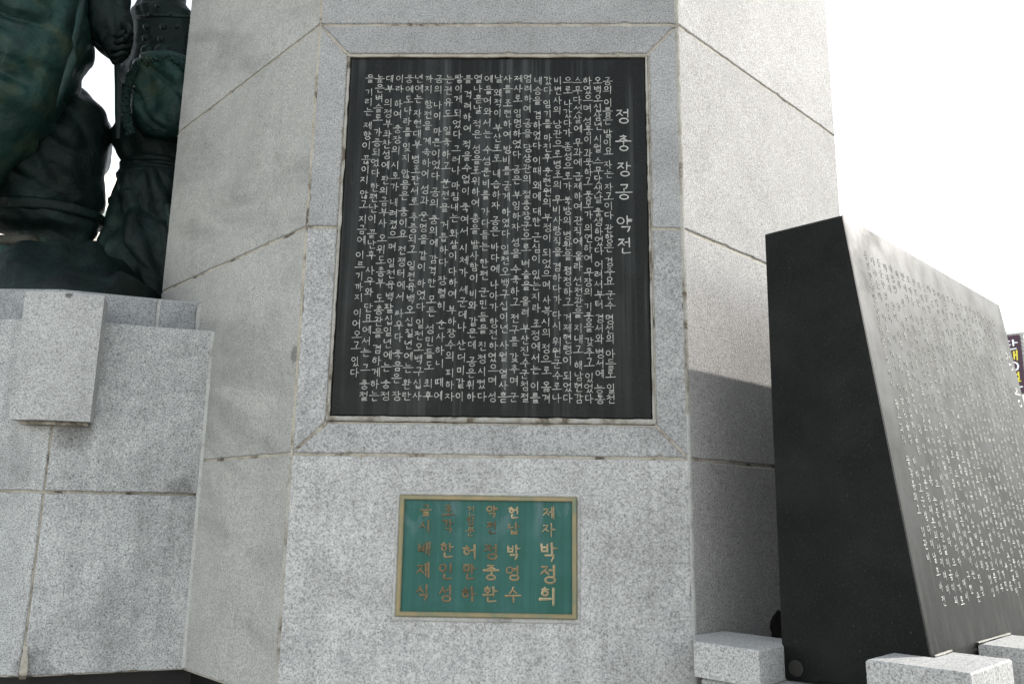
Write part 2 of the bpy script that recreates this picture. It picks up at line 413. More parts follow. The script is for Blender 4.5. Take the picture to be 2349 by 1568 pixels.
for d_, s_ in (('ㄲ','ㄱ'),('ㄸ','ㄷ'),('ㅃ','ㅂ'),('ㅆ','ㅅ'),('ㅉ','ㅈ')): JAMO[d_] = [[(x*.5+k, y) for x, y in st] for k in (0, .5) for st in JAMO[s_]]
for d_, (p_, q_) in {'ㄳ':'ㄱㅅ','ㄵ':'ㄴㅈ','ㄶ':'ㄴㅎ','ㄺ':'ㄹㄱ','ㄻ':'ㄹㅁ','ㄼ':'ㄹㅂ','ㅀ':'ㄹㅎ','ㅄ':'ㅂㅅ','ㄽ':'ㄹㅅ','ㄾ':'ㄹㅌ','ㄿ':'ㄹㅍ'}.items():
    JAMO[d_] = [[(x*.48+k, y) for x, y in st] for k, j_ in ((0, p_), (.52, q_)) for st in JAMO[j_]]
INI = 'ㄱㄲㄴㄷㄸㄹㅁㅂㅃㅅㅆㅇㅈㅉㅊㅋㅌㅍㅎ'; MED = 'ㅏㅐㅑㅒㅓㅔㅕㅖㅗㅘㅙㅚㅛㅜㅝㅞㅟㅠㅡㅢㅣ'
FIN = ' ㄱㄲㄳㄴㄵㄶㄷㄹㄺㄻㄼㄽㄾㄿㅀㅁㅂㅄㅅㅆㅇㅈㅊㅋㅌㅍㅎ'
VERT = {'ㅏ': [[(.35,1),(.38,0)], [(.37,.52),(.95,.50)]], 'ㅑ': [[(.35,1),(.38,0)], [(.37,.64),(.92,.63)], [(.37,.42),(.92,.41)]],
 'ㅓ': [[(.60,1),(.62,0)], [(.0,.55),(.60,.56)]], 'ㅕ': [[(.60,1),(.62,0)], [(.02,.66),(.60,.67)], [(.02,.45),(.60,.46)]], 'ㅣ': [[(.5,1),(.52,0)]],
 'ㅐ': [[(.25,.92),(.27,.12)], [(.26,.52),(.66,.54)], [(.68,1),(.70,0)]], 'ㅔ': [[(.45,.92),(.46,.12)], [(.02,.54),(.45,.55)], [(.78,1),(.80,0)]],
 'ㅖ': [[(.45,.92),(.46,.12)], [(.02,.63),(.45,.64)], [(.02,.45),(.45,.46)], [(.78,1),(.80,0)]], 'ㅒ': [[(.25,.92),(.27,.12)], [(.26,.62),(.66,.63)], [(.26,.44),(.66,.45)], [(.68,1),(.70,0)]]}
HORZ = {'ㅗ': [[(.50,1.1),(.50,.32)], [(0,.22),(1,.34)]], 'ㅛ': [[(.34,1.05),(.36,.30)], [(.66,1.05),(.66,.32)], [(0,.20),(1,.32)]],
 'ㅜ': [[(0,.78),(1,.88)], [(.54,.82),(.54,-.10)]], 'ㅠ': [[(0,.78),(1,.88)], [(.34,.8),(.28,0)], [(.66,.82),(.66,-.1)]], 'ㅡ': [[(0,.48),(1,.56)]]}
MIXD = {'ㅘ':('ㅗ','ㅏ'),'ㅙ':('ㅗ','ㅐ'),'ㅚ':('ㅗ','ㅣ'),'ㅝ':('ㅜ','ㅓ'),'ㅞ':('ㅜ','ㅔ'),'ㅟ':('ㅜ','ㅣ'),'ㅢ':('ㅡ','ㅣ')}
def strokes(ch):
    """polylines of one character in the unit square"""
    if ch == 'D': return [[(.2,.95),(.2,.05),(.52,.05),(.76,.2),(.84,.5),(.76,.8),(.52,.95),(.2,.95)]]
    k = ord(ch)-0xAC00; i, m, f = INI[k//588], MED[(k % 588)//28], FIN[k % 28]
    out = []
    def put(sts, x0, x1, y0, y1): out.extend([[(x0+x*(x1-x0), y0+y*(y1-y0)) for x, y in st] for st in sts])
    fi = f != ' '
    if m in VERT:
        put(JAMO[i], .04, .50, *((.50, .95) if fi else (.30, .84))); put(VERT[m], .52, 1.0, *((.42, 1.02) if fi else (.0, 1.0)))
        if fi: put(JAMO[f], .26, .90, -.03, .34)
    elif m in HORZ:
        put(JAMO[i], .24, .78, *((.68, 1.0) if fi else (.52, .98))); put(HORZ[m], -.04, 1.04, *((.38, .66) if fi else (.06, .50)))
        if fi: put(JAMO[f], .22, .82, -.04, .30)
    else:
        h, v = MIXD[m]
        put(JAMO[i], .10, .52, *((.66, .98) if fi else (.52, .95))); put(HORZ[h], .0, .64, *((.42, .66) if fi else (.14, .50)))
        put(VERT[v], .56, 1.0, *((.40, 1.02) if fi else (.0, 1.0)))
        if fi: put(JAMO[f], .26, .90, -.03, .32)
    return out
def glyph(b, P, uC, zC, ch, size, wid, ridge, rnd, base=0., wide=1.):
    """write one character as rounded strokes; P(u,z,out) -> point. ridge = height of the stroke's middle"""
    sx = wide*size*rnd.uniform(.94, 1.06); sy = size*rnd.uniform(.94, 1.06); sh = rnd.uniform(-.04, .04)
    for st in strokes(ch):
        jx, jy = rnd.uniform(-.025, .025), rnd.uniform(-.025, .025)
        pts = []
        for x, y in st: pts.append(Vector((uC+(x-.5+jx+(y-.5)*sh)*sx, zC+(y-.5+jy)*sy)))
        w = wid*rnd.uniform(.85, 1.15)*.5; n_ = len(pts); v = []; f = []
        closed = (pts[0]-pts[-1]).length < size*.02
        secs = []
        for k in range(n_):
            if closed: d0 = pts[k]-pts[k-1 if k else -2]; d1_ = pts[(k+1) if k < n_-1 else 1]-pts[k]
            else: d0 = pts[k]-pts[k-1] if k else pts[1]-pts[0]; d1_ = pts[k+1]-pts[k] if k < n_-1 else d0
            t_ = (d0.normalized()+d1_.normalized())
            t_ = t_.normalized() if t_.length > 1e-6 else d0.normalized()
            nn = Vector((-t_.y, t_.x)); mt = min(1.5, 1/max(.4, nn.dot(Vector((-d0.y, d0.x)).normalized())))
            secs.append((pts[k], nn, t_, w*mt*(1.12 if k == 0 and not closed else .82 if k == n_-1 and not closed else 1.)))
        if not closed:
            p_, nn, t_, ww = secs[0]; secs.insert(0, (p_-t_*w*.7, nn, t_, ww*.45))
            p_, nn, t_, ww = secs[-1]; secs.append((p_+t_*w*.8, nn, t_, ww*.4))
        for p_, nn, t_, ww in secs:
            l_ = p_+nn*ww; r_ = p_-nn*ww
            v += [P(l_.x, l_.y, base), P(p_.x, p_.y, base+ridge), P(r_.x, r_.y, base)]
        for k in range(len(secs)-1):
            for j in range(2): f.append((k*3+j, k*3+3+j, k*3+4+j, k*3+1+j))
        b.add(v, f)
def column(P, uC, zT, zB, text, size, wid, ridge, rnd, space=.42):
    """a vertical line: yields one MB for each character"""
    pitch = (zT-zB)/sum(space if c == ' ' else 1 for c in text); z = zT
    for c in text:
        if c == ' ': z -= pitch*space; continue
        b = MB(); glyph(b, P, uC+rnd.uniform(-.05, .05)*size, z-pitch/2, c, size, wid, ridge, rnd); yield b
        z -= pitch
def join(mbs):
    b = MB()
    for m_ in mbs: b.add(m_.v, m_.f)
    return b

# ------------------------------------------------------------------ the black inscription panel
plaque = empty('inscription_panel', (0, .02, 1.93), 'large black stone panel with white vertical lettering framed in granite', 'plaque')
PX0, PX1, PZ0, PZ1, PY = -.573, .576, 1.931, 3.333, .009
pb = MB(); e = .004
pb.add([(PX0,ya+REC-.001,PZ0),(PX1,ya+REC-.001,PZ0),(PX1,ya+REC-.001,PZ1),(PX0,ya+REC-.001,PZ1),
        (PX0,PY+e,PZ0),(PX1,PY+e,PZ0),(PX1,PY+e,PZ1),(PX0,PY+e,PZ1),
        (PX0+e,PY,PZ0+e),(PX1-e,PY,PZ0+e),(PX1-e,PY,PZ1-e),(PX0+e,PY,PZ1-e)],
       [(0,1,5,4),(1,2,6,5),(2,3,7,6),(3,0,4,7),(4,5,9,8),(5,6,10,9),(6,7,11,10),(7,4,8,11),(8,9,10,11)])
pb.build('panel', M_PLAQUE, plaque)
FRONTN = Vector((0, -1, 0))
def bead(pts, w, out, mat, seed, wob=.35): strip('mortar_bead', pts, w, out, mat, plaque, seed, FRONTN, wob)
bead([(PX0-.006,.004,PZ0-.012),(PX0-.005,.004,PZ1+.006)], .010, .005, M_MORTAR_L, 11, .75)
bead([(PX1+.003,.004,PZ1+.006),(PX1+.005,.004,PZ0-.012)], .008, .005, M_MORTAR_L, 12, .75)
bead([(PX0-.012,.002,PZ1+.006),(PX1+.010,.002,PZ1+.005)], .009, .004, M_MORTAR, 13, .6)
bead([(PX1+.010,.001,PZ0-.011),(PX0-.012,.001,PZ0-.011)], .018, .005, M_MORTAR_L, 14, .35)
TEXT = ['공의 이름은 발이요 자는 자고이다 관향은 경주요 군수 명선의 아들로 일천',
 '오백오십삼년 시월 스무닷샛날 출생하였다 어려서부터 경서와 병서에 능통',
 '하였으며 성품이 과묵하고 풍모가 의연하여 무장의 기풍을 갖추고 있었다',
 '스무다섯살에 무과에 급제하여 관직에 올라 선전관을 지내고 해남현감',
 '으로 나갔다가 종성으로가 북방의 병환을 평정하고 거제현령이 되었다',
 '비변사의 낭관으로병조의 무비사랑직을 겸하다가 다시 위원군수로나',
 '갔다 임기를 마친후 훈련원의 부정이 되었으며 사복시의 정으로 옮겨',
 '내승을 겸하였다 이때 왜에 대한 근심이 있는지라 조정에서는 이를',
 '염려하여 공을 당상관의 절충장군으로 벼슬을 올려 부산진수군첨절',
 '제사로 임명하였다 공은 부임하자 성을 수축하고 전구를 갖추며 군',
 '사를 조련하여 방비를 굳게 하였다 일천오백구십이년 사월 열사흗',
 '날 왜적이 부산포로 내습하자 공은 바다에 나아가 항전하였으며 성',
 '에들어와서는 수성준비를 가다듬는 한편 군민들을 진정시켰다',
 '열나흗날 적은 성을포위하여 총을 발사함이 비와 같은데 공은휘하',
 '를 격려하여 적을수없이 죽여서 시체가 세군데나 산더미같이',
 '쌓이게 되었다 그러나 마침내는 화살이 다하여 부하장수의 피하자',
 '는권유도 일축하고 분전을 거듭하다 장렬히 순사하니 때에',
 '공의 나이 마흔이었다 공의 충의에 감격한 모든 성민들도 최후',
 '까지 항전을 계속하여 성과 운명을 같이 하였다 일천오백구십사',
 '년에는 자헌대부 병조판서로 추증되고 일천육백오십칠년에는 환란',
 '중에도나라를 잊지 않음은 충이요 전쟁터에서 싸우다 죽음은 장',
 '이라 하여 충장의 시호가 내려졌으며 일천육백팔십일년에는 숭정',
 '대부 의정부좌찬성에 판의금부사 오위도총부 도총관을 겸하게하는',
 '높은벼슬로 가증되었다 한편난이 끝난후 사우와 단묘에서는 그 충절',
 '을 기리는 제향이 끊이지 않고 지금에 이르기까지 이어오고 있다']
rnd = random.Random(3)
def PP(u, z, o): return Vector((u, PY-.0004-o, z))
rest = []; count = 0
for i, t in enumerate(TEXT):
    x = .430-(.430+.493)*i/24
    for b in column(PP, x, 3.268-.012*(1-i/24)*(i < 8), 1.982 if i < 24 else 2.066, t, .0325, .0026, .0005, rnd):
        if count < 290: b.build('letter', M_INK, plaque); count += 1
        else: rest.append(b)
join(rest).build('inscription', M_INK, plaque)['kind'] = 'stuff'
for c, z in zip('정충장공약전', (3.090, 2.980, 2.875, 2.785, 2.658, 2.572)):
    b = MB(); glyph(b, PP, .487, z, c, .056, .0046, .0008, rnd); b.build('letter', M_INK, plaque)

# ------------------------------------------------------------------ the green bronze plaque
bp_ = empty('bronze_plaque', (0, -.004, 1.25), 'green painted bronze plaque with raised gold lettering and worn brass rim', 'plaque')
BX0, BX1, BZ0, BZ1 = -.306, .307, 1.252, 1.655
RW = .016
b = MB()
def ringbox(b, x0, x1, z0, z1, w, y0, y1, bev):
    o_ = [(x0,z0),(x1,z0),(x1,z1),(x0,z1)]; s_ = [(1,1),(-1,1),(-1,-1),(1,-1)]
    rows = [(0,y0),(0,y1+bev),(bev,y1),(w-bev,y1),(w,y1+bev),(w,y0)]
    v = [(x+sx*d, y, z+sz*d) for d, y in rows for (x, z), (sx, sz) in zip(o_, s_)]
    f = []
    for l in range(5):
        for i in range(4):
            j = (i+1) % 4; f.append((l*4+i, l*4+j, l*4+4+j, l*4+4+i))
    b.add(v, f)
ringbox(b, BX0, BX1, BZ0, BZ1, RW, -.0005, -.016, .003); b.build('rim', M_RIM, bp_)
b = MB(); b.add([(BX0+RW-.002,-.006,BZ0+RW-.002),(BX1-RW+.002,-.006,BZ0+RW-.002),(BX1-RW+.002,-.006,BZ1-RW+.002),(BX0+RW-.002,-.006,BZ1-RW+.002)], [(0,1,2,3)])
b.build('panel', M_GREEN, bp_)
for pts, w, sd in ((((BX0-.006,-.001,BZ0-.014),(BX0-.006,-.001,BZ1+.01)), .014, 21), (((BX1+.006,-.001,BZ1+.01),(BX1+.006,-.001,BZ0-.014)), .013, 22),
                   (((BX0-.012,-.001,BZ1+.006),(BX1+.011,-.001,BZ1+.005)), .013, 23), (((BX1+.012,-.001,BZ0-.008),(BX0-.012,-.001,BZ0-.008)), .017, 24)):
    strip('cement_bead', pts, w, .006, M_CEMENT, bp_, sd, FRONTN, .15)
def PB(u, z, o): return Vector((u, -.0058-o, z))
rnd = random.Random(9)
def brz(x, chars, zs, sizes):
    for c, z, s in zip(chars, zs, sizes):
        b = MB(); glyph(b, PB, x, z, c, s, (.0085 if s > .05 else .0072) if s > .045 else (.0058 if s > .031 else .0042), .0050, rnd)
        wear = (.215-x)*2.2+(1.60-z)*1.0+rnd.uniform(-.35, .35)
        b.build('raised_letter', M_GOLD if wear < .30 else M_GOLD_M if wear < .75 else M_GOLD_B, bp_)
za = [1.600, 1.545, 1.468, 1.397, 1.325]
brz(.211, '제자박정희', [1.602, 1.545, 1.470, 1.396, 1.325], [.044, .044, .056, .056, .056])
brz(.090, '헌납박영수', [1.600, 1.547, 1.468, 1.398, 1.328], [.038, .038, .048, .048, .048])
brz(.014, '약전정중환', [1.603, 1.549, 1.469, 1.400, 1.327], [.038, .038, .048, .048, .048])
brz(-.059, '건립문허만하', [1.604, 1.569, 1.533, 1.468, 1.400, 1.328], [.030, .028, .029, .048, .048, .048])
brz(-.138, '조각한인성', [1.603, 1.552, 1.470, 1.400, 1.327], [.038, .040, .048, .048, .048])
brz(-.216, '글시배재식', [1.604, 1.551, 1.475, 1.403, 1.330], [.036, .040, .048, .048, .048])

def worn(poly, step=.02, amp=.0016, seed=0):
    rn = random.Random(seed); o_ = []; n_ = len(poly)
    for i in range(n_):
        a = Vector(poly[i]); c_ = Vector(poly[(i+1) % n_]); k = max(1, int((c_-a).length/step)); d_ = (c_-a).normalized(); nn = Vector((-d_.y, d_.x))
        for j in range(k):
            w_ = amp*rn.random()**2*(0 if j == 0 else 1)+(amp*2.2 if rn.random() < .06 and j else 0)
            q_ = a+(c_-a)*(j/k)+nn*w_; o_.append((q_.x, q_.y))
    return o_
# ------------------------------------------------------------------ left plinth (granite) carrying the bronze figures
K0 = Vector((-1.218, .512)); K1 = Vector((-1.756, .310)); K2 = Vector((-3.0, .300))
ZJ, ZP, ZU = 1.654, 2.349, 2.500
plinth = empty('statue_plinth', (-2.4, 1.4, 0), 'stepped granite plinth against the pillar, dark base below, figures above', 'plinth')
PLB = [K1, K0+Vector((.25, .12)), Vector((-1.25, 2.9)), Vector((-3.6, 2.9)), Vector((-3.6, .85)), K2]
PLB = PLB[::-1]
def ccw(p):
    a = sum(p[i].x*p[(i+1) % len(p)].y-p[(i+1) % len(p)].x*p[i].y for i in range(len(p)))
    return p if a > 0 else p[::-1]
PLB = ccw(PLB)
b = MB(); b.prism(inset(PLB, .007), Z0, ZP-.006); b.build('mortar_core', M_MORTAR, plinth)
b = MB(); b.prism(inset(PLB, .09), 0, Z0-.001); b.build('foot_course', M_BLACKBASE, plinth)
d2 = (K0-K1); F_P2 = Face(K1, d2, (d2.y, -d2.x)); L2 = d2.length
d1 = (K1-K2); F_P1 = Face(K2, d1, (d1.y, -d1.x)); L1 = d1.length
stone(F_P2, [(0,Z0),(L2+.0,Z0),(L2,ZJ),(0,ZJ)], G_PLINTH, plinth)
stone(F_P2, [(0,ZJ),(L2,ZJ),(L2,ZP),(0,ZP)], G_PLINTH, plinth, gap=.004)
for a0, a1 in ((L1-.62, L1), (0, L1-.62)):
    stone(F_P1, [(a0,Z0),(a1,Z0),(a1,ZJ),(a0,ZJ)], G_PLINTH, plinth)
    stone(F_P1, [(a0,ZJ),(a1,ZJ),(a1,ZP),(a0,ZP)], G_PLINTH, plinth)
b = MB(); b.prism([tuple(p) for p in inset(PLB, .012)], ZP-.03, ZP-.004); b.build('ledge', G_PLINTH, plinth)
# upper set-back course
Q0 = Vector((-1.324, .616)); Q1 = Vector((-1.492, .552)); Q2 = Vector((-1.845, .404)); Q3 = Vector((-3.0, .390))
PUB = ccw([Q2, Q1, Q0, Vector((-1.33, 2.8)), Vector((-3.5, 2.8)), Vector((-3.5, .95)), Q3])
b = MB(); b.prism(inset(PUB, .006), ZP-.01, ZU-.006); b.build('mortar_core', M_CEMENT, plinth)
def fc(a, c): d = c-a; return Face(a, d, (d.y, -d.x)), d.length
f_, l_ = fc(Q2, Q1); stone(f_, [(0,ZP-.005),(l_,ZP-.005),(l_,ZU),(0,ZU)], G_UPPER, plinth, gap=.004)
f_, l_ = fc(Q1, Q0); stone(f_, [(.004,ZP-.005),(l_-.018,ZP-.005),(l_-.018,ZU-.003),(.004,ZU-.003)], G_UPPER, plinth, gap=.004)
f_, l_ = fc(Q3, Q2); stone(f_, [(0,ZP-.005),(l_,ZP-.005),(l_,ZU),(0,ZU)], G_UPPER, plinth, gap=.004)
b = MB(); b.prism([tuple(p) for p in inset(PUB, .01)], ZU-.03, ZU-.002); b.build('top_slab', G_UPPER, plinth)
for pa, pc, za, zb in ((Vector((-3.6, .85)), K2, Z0, ZJ), (Vector((-3.6, .85)), K2, ZJ, ZP), (Vector((-3.6, 2.9)), Vector((-3.6, .85)), Z0, ZJ), (Vector((-3.6, 2.9)), Vector((-3.6, .85)), ZJ, ZP),
                       (Vector((-3.5, .95)), Q3, ZP-.005, ZU), (Vector((-3.5, 2.8)), Vector((-3.5, .95)), ZP-.005, ZU)):
    f_, l_ = fc(pa, pc); k_ = max(1, round(l_/.9))
    for i in range(k_): stone(f_, [(l_*i/k_,za),(l_*(i+1)/k_,za),(l_*(i+1)/k_,zb),(l_*i/k_,zb)], G_PLINTH if zb <= ZP else G_UPPER, plinth)
# projecting corner bracket, folded round the plinth corner
n2 = F_P2.N; n1 = F_P1.N; PR = .095
def cpt(face, u, o): p = face.p(u, 0, o); return (p.x, p.y)
mit = Vector((n1.x+n2.x, n1.y+n2.y)); mit = mit*(PR/(1+n1.dot(n2)))
BZ_0, BZ_1 = 1.925, 2.438
poly = [cpt(F_P1, L1-.118, -.03), cpt(F_P1, L1-.118, PR), (K1.x+mit.x, K1.y+mit.y), cpt(F_P2, .148, PR), cpt(F_P2, .148, -.03), (K1.x+.02, K1.y+.06)]
poly = [tuple(p) for p in ccw([Vector(p) for p in poly])]
b = MB(); b.prism(worn(poly, .02, .0016, 4), BZ_0, BZ_1, .008); b.build('corner_bracket', G_BRACK, plinth)
pol2 = [cpt(F_P1, L1-.10, -.01), cpt(F_P1, L1-.10, .055), (K1.x+mit.x*.6, K1.y+mit.y*.6), cpt(F_P2, .135, .055), cpt(F_P2, .135, -.01)]
pol2 = [tuple(p) for p in ccw([Vector(p) for p in pol2])]
b = MB(); b.prism(pol2, BZ_0-.014, BZ_0-.001); b.build('mortar_fill', M_MORTAR, plinth)
# pointing at the concave corner and the lump of mortar at the foot
q = K0
strip('pointing', [(q.x-.004,q.y-.004,Z0+.01),(q.x-.004,q.y-.004,ZP-.01)], .020, .004, M_CEMENT, plinth, 31, Vector((-.15, -1, 0)).normalized(), .25)
c = K1+Vector((.012, -.004))
strip('mortar_lump', [(c.x,c.y,Z0-.004),(c.x,c.y,Z0+.045),(c.x-.003,c.y,Z0+.115)], .026, .003, M_MORTAR, plinth, 32, FRONTN, .8)

# ------------------------------------------------------------------ bronze figures
def catm(rows, n):
    out = []
    k = len(rows)
    for i in range(k-1):
        p0 = rows[max(0, i-1)]; p1 = rows[i]; p2 = rows[i+1]; p3 = rows[min(k-1, i+2)]
        for j in range(n):
            t = j/n; r = []
            for a, b_, c_, d_ in zip(p0, p1, p2, p3):
                # damped tangents keep outlines from overshooting
                m1 = .35*(c_-a); m2 = .35*(d_-b_); t2 = t*t; t3 = t2*t
                r.append((2*t3-3*t2+1)*b_+(t3-2*t2+t)*m1+(-2*t3+3*t2)*c_+(t3-t2)*m2)
            out.append(r)
    out.append(list(rows[-1])); return out
def loft(rows, Y, depth, folds=(), seed=0, seg=72, sub=8, maxd=.6, rough=.01, flat=1.0, drape=()):
    """rows = (y, left, right[, Y offset]) in photo measure -> closed rounded volume of real depth"""
    rows = [tuple(r) if len(r) == 4 else (*r, 0.) for r in rows]
    rr = catm(rows, sub); b = MB(); v = []
    for (y, l, r, dy) in rr:
        a = on_y(l, y, Y+dy); c_ = on_y(r, y, Y+dy); ctr = (a+c_)/2; hw = (c_-a).length/2; ax = (c_-a).normalized() if hw > 1e-6 else Vector((1,0,0))
        dp = Vector((-ax.y, ax.x, 0)).normalized(); hd = min(maxd, depth*hw)
        for k in range(seg):
            th = 2*math.pi*k/seg; cx, sy = math.cos(th), math.sin(th)
            ex = math.copysign(abs(cx)**flat, cx); ey = math.copysign(abs(sy)**flat, sy)
            w = 1.
            for (nf, amp, ph, tw) in folds: w -= amp*(.5+.5*math.cos(nf*th+ph+tw*ctr.z))*abs(sy)**.5
            p = ctr+ax*(hw*ex*w)+dp*(hd*ey*w)
            w2 = noise.noise(Vector((p.x*5+seed, p.y*5, p.z*4)))*rough*2.2+noise.noise(Vector((p.x*15+seed, p.y*15, p.z*11)))*rough
            for (kx, kz, amp, ph, sharp) in drape:
                q = math.sin(kx*p.x+kz*p.z+ph+1.3*noise.noise(Vector((p.x*2.2+seed, 0, p.z*2.2)))); w2 += amp*math.copysign(abs(q)**sharp, q)*abs(sy)
            nz = noise.noise(Vector((p.x*3.1+seed*2, p.y*2, p.z*4.3+p.x*2.5))); w2 -= rough*1.6*max(0, 1-abs(nz)*7)
            v.append(p+(dp*sy)*w2+ax*cx*w2*.35)
    nr = len(rr); f = []
    for i in range(nr-1):
        for k in range(seg):
            j = (k+1) % seg; f.append((i*seg+k, (i+1)*seg+k, (i+1)*seg+j, i*seg+j))
    f.append(tuple(range(seg))); f.append(tuple((nr-1)*seg+k for k in range(seg-1, -1, -1)))
    b.add(v, f); return b
def tube(pts, rads, seg=14):
    b = MB(); P = [Vector(p) for p in pts]; v = []
    for i, p in enumerate(P):
        d = (P[min(i+1, len(P)-1)]-P[max(i-1, 0)]).normalized()
        a = d.cross(Vector((0, 0, 1)));
        if a.length < .1: a = d.cross(Vector((1, 0, 0)))
        a.normalize(); c_ = a.cross(d)
        for k in range(seg):
            th = 2*math.pi*k/seg; v.append(p+(a*math.cos(th)+c_*math.sin(th))*rads[i])
    f = []
    for i in range(len(P)-1):
        for k in range(seg):
            j = (k+1) % seg; f.append((i*seg+k, i*seg+j, (i+1)*seg+j, (i+1)*seg+k))
    f.append(tuple(range(seg-1, -1, -1))); f.append(tuple((len(P)-1)*seg+k for k in range(seg)))
    b.add(v, f); return b

wf = empty('bronze_statue', (-2.3, .95, ZU), 'dark bronze figure in a long coat gripping a downward pointing sword', 'statue', 'bronze figures on the plinth')
YC = .95
loft([(-470,-110,40),(-420,-230,130),(-330,-260,170),(-200,-220,150),(-60,-215,180),(0,-215,193),(60,-215,199),(100,-215,190),(165,-215,167),(200,-215,149),(260,-212,114),(330,-210,55),(395,-207,0),(440,-205,-42),(470,-200,-75)],
     .80, .62, [(7,.06,.4,1.2)], 3, 190, 16, .27, .016, .72, [(11, 29, .026, .6, .7), (34, 9, .009, 0, .8)]).build('coat', M_BRONZE_G, wf, True)
loft([(-480,-75,0),(-520,-110,40),(-580,-125,55),(-640,-115,45),(-680,-80,10)][::-1], .85, 1.0, (), 5, 40, 8, .4).build('head', M_BRONZE, wf, True)
# sash across the waist, its lit look put into a lighter bronze
loft([(-90,-200,150,-.05),(-40,-215,175,-.07),(-8,-215,178,-.08),(6,-215,120,-.08),(18,-212,40,-.075),(27,-205,-10,-.06),(34,-190,-70,-.04)], .80, .55, [(5,.05,0,2)], 8, 96, 8, .27, .010, .75).build('sash', M_BRONZE_LIT, wf, True)
# coat border band down the front edge
P = [on_y(x, y, yy) for x, y, yy in ((190,-10,.66),(183,40,.62),(175,90,.60),(166,135,.60),(154,175,.61),(142,212,.62),(132,245,.66))]
tube(P, [.014, .017, .019, .019, .017, .013, .006], 12).build('coat_border', M_BRONZE_G, wf, True)
leg = loft([(150,-20,150),(182,-40,165),(222,-60,212),(252,-75,239),(290,-85,246),(340,-90,241),(400,-90,230),(438,-85,232),(470,-75,227),(487,-65,215)],
     1.20, .75, [(9,.05,.7,2.5)], 11, 140, 14, .3, .016, .9, [(10, 27, .018, 0, .7), (-18, 19, .010, 1, .8)]).build('trouser_leg', M_BRONZE, wf, True)
loft([(484,-50,212),(491,-40,234),(500,-36,235),(508,-34,232),(512,-32,226)], 1.20, .75, (), 12, 64, 6, .25, .006).build('leg_band', M_BRONZE, wf, True)
loft([(508,-30,225),(530,-10,217),(545,40,209),(575,62,203),(610,50,202),(720,30,206)], 1.20, .75, [(6,.04,0,3)], 13, 64, 6, .26, .010, 1., [(3, 40, .006, 0, 1.)]).build('boot', M_BRONZE, wf, True)
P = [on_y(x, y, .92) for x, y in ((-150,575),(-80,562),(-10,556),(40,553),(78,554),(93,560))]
tube(P, [.05, .044, .036, .034, .032, .014], 20).build('raised_foot', M_BRONZE_LIT, wf, True)  # brown of bounced light put into the foot's colour
# the arm and the closed hand
arm = loft([(-330,120,230,.0),(-220,150,290,.0),(-100,180,305,0),(-30,190,299),(5,195,297),(30,197,297),(45,198,301),(78,199,302),(100,212,301),(118,226,296),(131,243,290)],
     YC-.02, .85, [(8,.08,0,3)], 15, 72, 8, .2, .012, 1., [(14, 20, .008, 0, 1.)]).build('sleeve', M_BRONZE, wf, True)
hand = MB()
loftH = loft([(96,236,290),(112,234,298),(126,243,292),(138,252,282),(147,258,271)], YC-.05, .8, (), 16, 40, 6, .08, .004)
hand.add(loftH.v, loftH.f)
for i, (y, xl, xr) in enumerate(((78,262,303),(94,258,303),(110,256,300),(125,258,292))):
    pts = [on_y(xl, y+9, YC-.085), on_y(xl+.30*(xr-xl), y+3, YC-.105), on_y(xl+.62*(xr-xl), y-3, YC-.105), on_y(xl+.88*(xr-xl), y-4, YC-.085), on_y(xr-1, y, YC-.05)]
    rr_ = .0165-.0016*i; tb = tube(pts, [rr_*.8, rr_, rr_*1.05, rr_, rr_*.75], 12); hand.add(tb.v, tb.f)
pts = [on_y(283, 58, YC-.06), on_y(292, 62, YC-.10), on_y(296, 72, YC-.12), on_y(293, 84, YC-.125), on_y(288, 94, YC-.12)]
tb = tube(pts, [.018, .021, .019, .017, .011], 12); hand.add(tb.v, tb.f)
hand.build('hand', M_BRONZE, wf, True)
sw = MB(); A = [on_y(x, y, YC-.05) for x, y in ((268,90),(269,145),(270,200),(270,260),(270,318))]; v = []
for i, p in enumerate(A):
    w_ = (.017, .017, .016, .0155, .010)[i]
    v += [p+Vector((-w_,0,0)), p+Vector((0,-.007,0)), p+Vector((w_,0,0)), p+Vector((0,.007,0))]
f = [(i*4+k, i*4+(k+1) % 4, i*4+4+(k+1) % 4, i*4+4+k) for i in range(4) for k in range(4)]+[(0,1,2,3),(19,18,17,16)]
sw.add(v, f); sw.build('sword', M_BRONZE, wf)

sf = empty('bronze_statue', (-2.0, 1.35, ZU), 'dark bronze soldier in studded armour with fur trim beside the pillar', 'statue', 'bronze figures on the plinth')
YS = 1.36
loft([(-420,330,400),(-380,290,440),(-300,290,470),(-160,315,455),(-80,326,440),(0,323,424),(30,313,441),(42,305,452),(90,300,462),(125,299,468),(158,290,470),(180,278,468),(230,274,465),(300,277,455)],
     YS, .72, [(11,.03,0,0)], 21, 80, 8, .26, .008, .85).build('armour', M_BRONZE, sf, True)
loft([(-600,345,385),(-560,325,415),(-500,320,425),(-450,330,410),(-410,345,395)], YS, 1., (), 22, 40, 8, .25).build('helmet', M_BRONZE, sf, True)
def stud(x, y, r, Yo):
    p = on_y(x, y, YS-Yo); bb = MB(); v = []; f = []
    for i, (rr_, oo) in enumerate(((1,.0),(.95,-.006),(.6,-.012),(.0,-.014))):
        for k in range(14):
            th = 2*math.pi*k/14; v.append(p+Vector((math.cos(th)*r*rr_, oo, math.sin(th)*r*rr_)))
    for i in range(3):
        for k in range(14): f.append((i*14+k, i*14+(k+1) % 14, i*14+14+(k+1) % 14, i*14+14+k))
    bb.add(v, f); return bb.build('stud', M_BRONZE, sf, True)
for x, y, r in ((375,62,.020),(370,89,.020),(371,116,.040),(336,62,.018),(334,88,.018),(336,116,.032),(362,14,.014),(392,34,.013),(345,34,.013),(405,62,.016)): stud(x, y, r, .262)
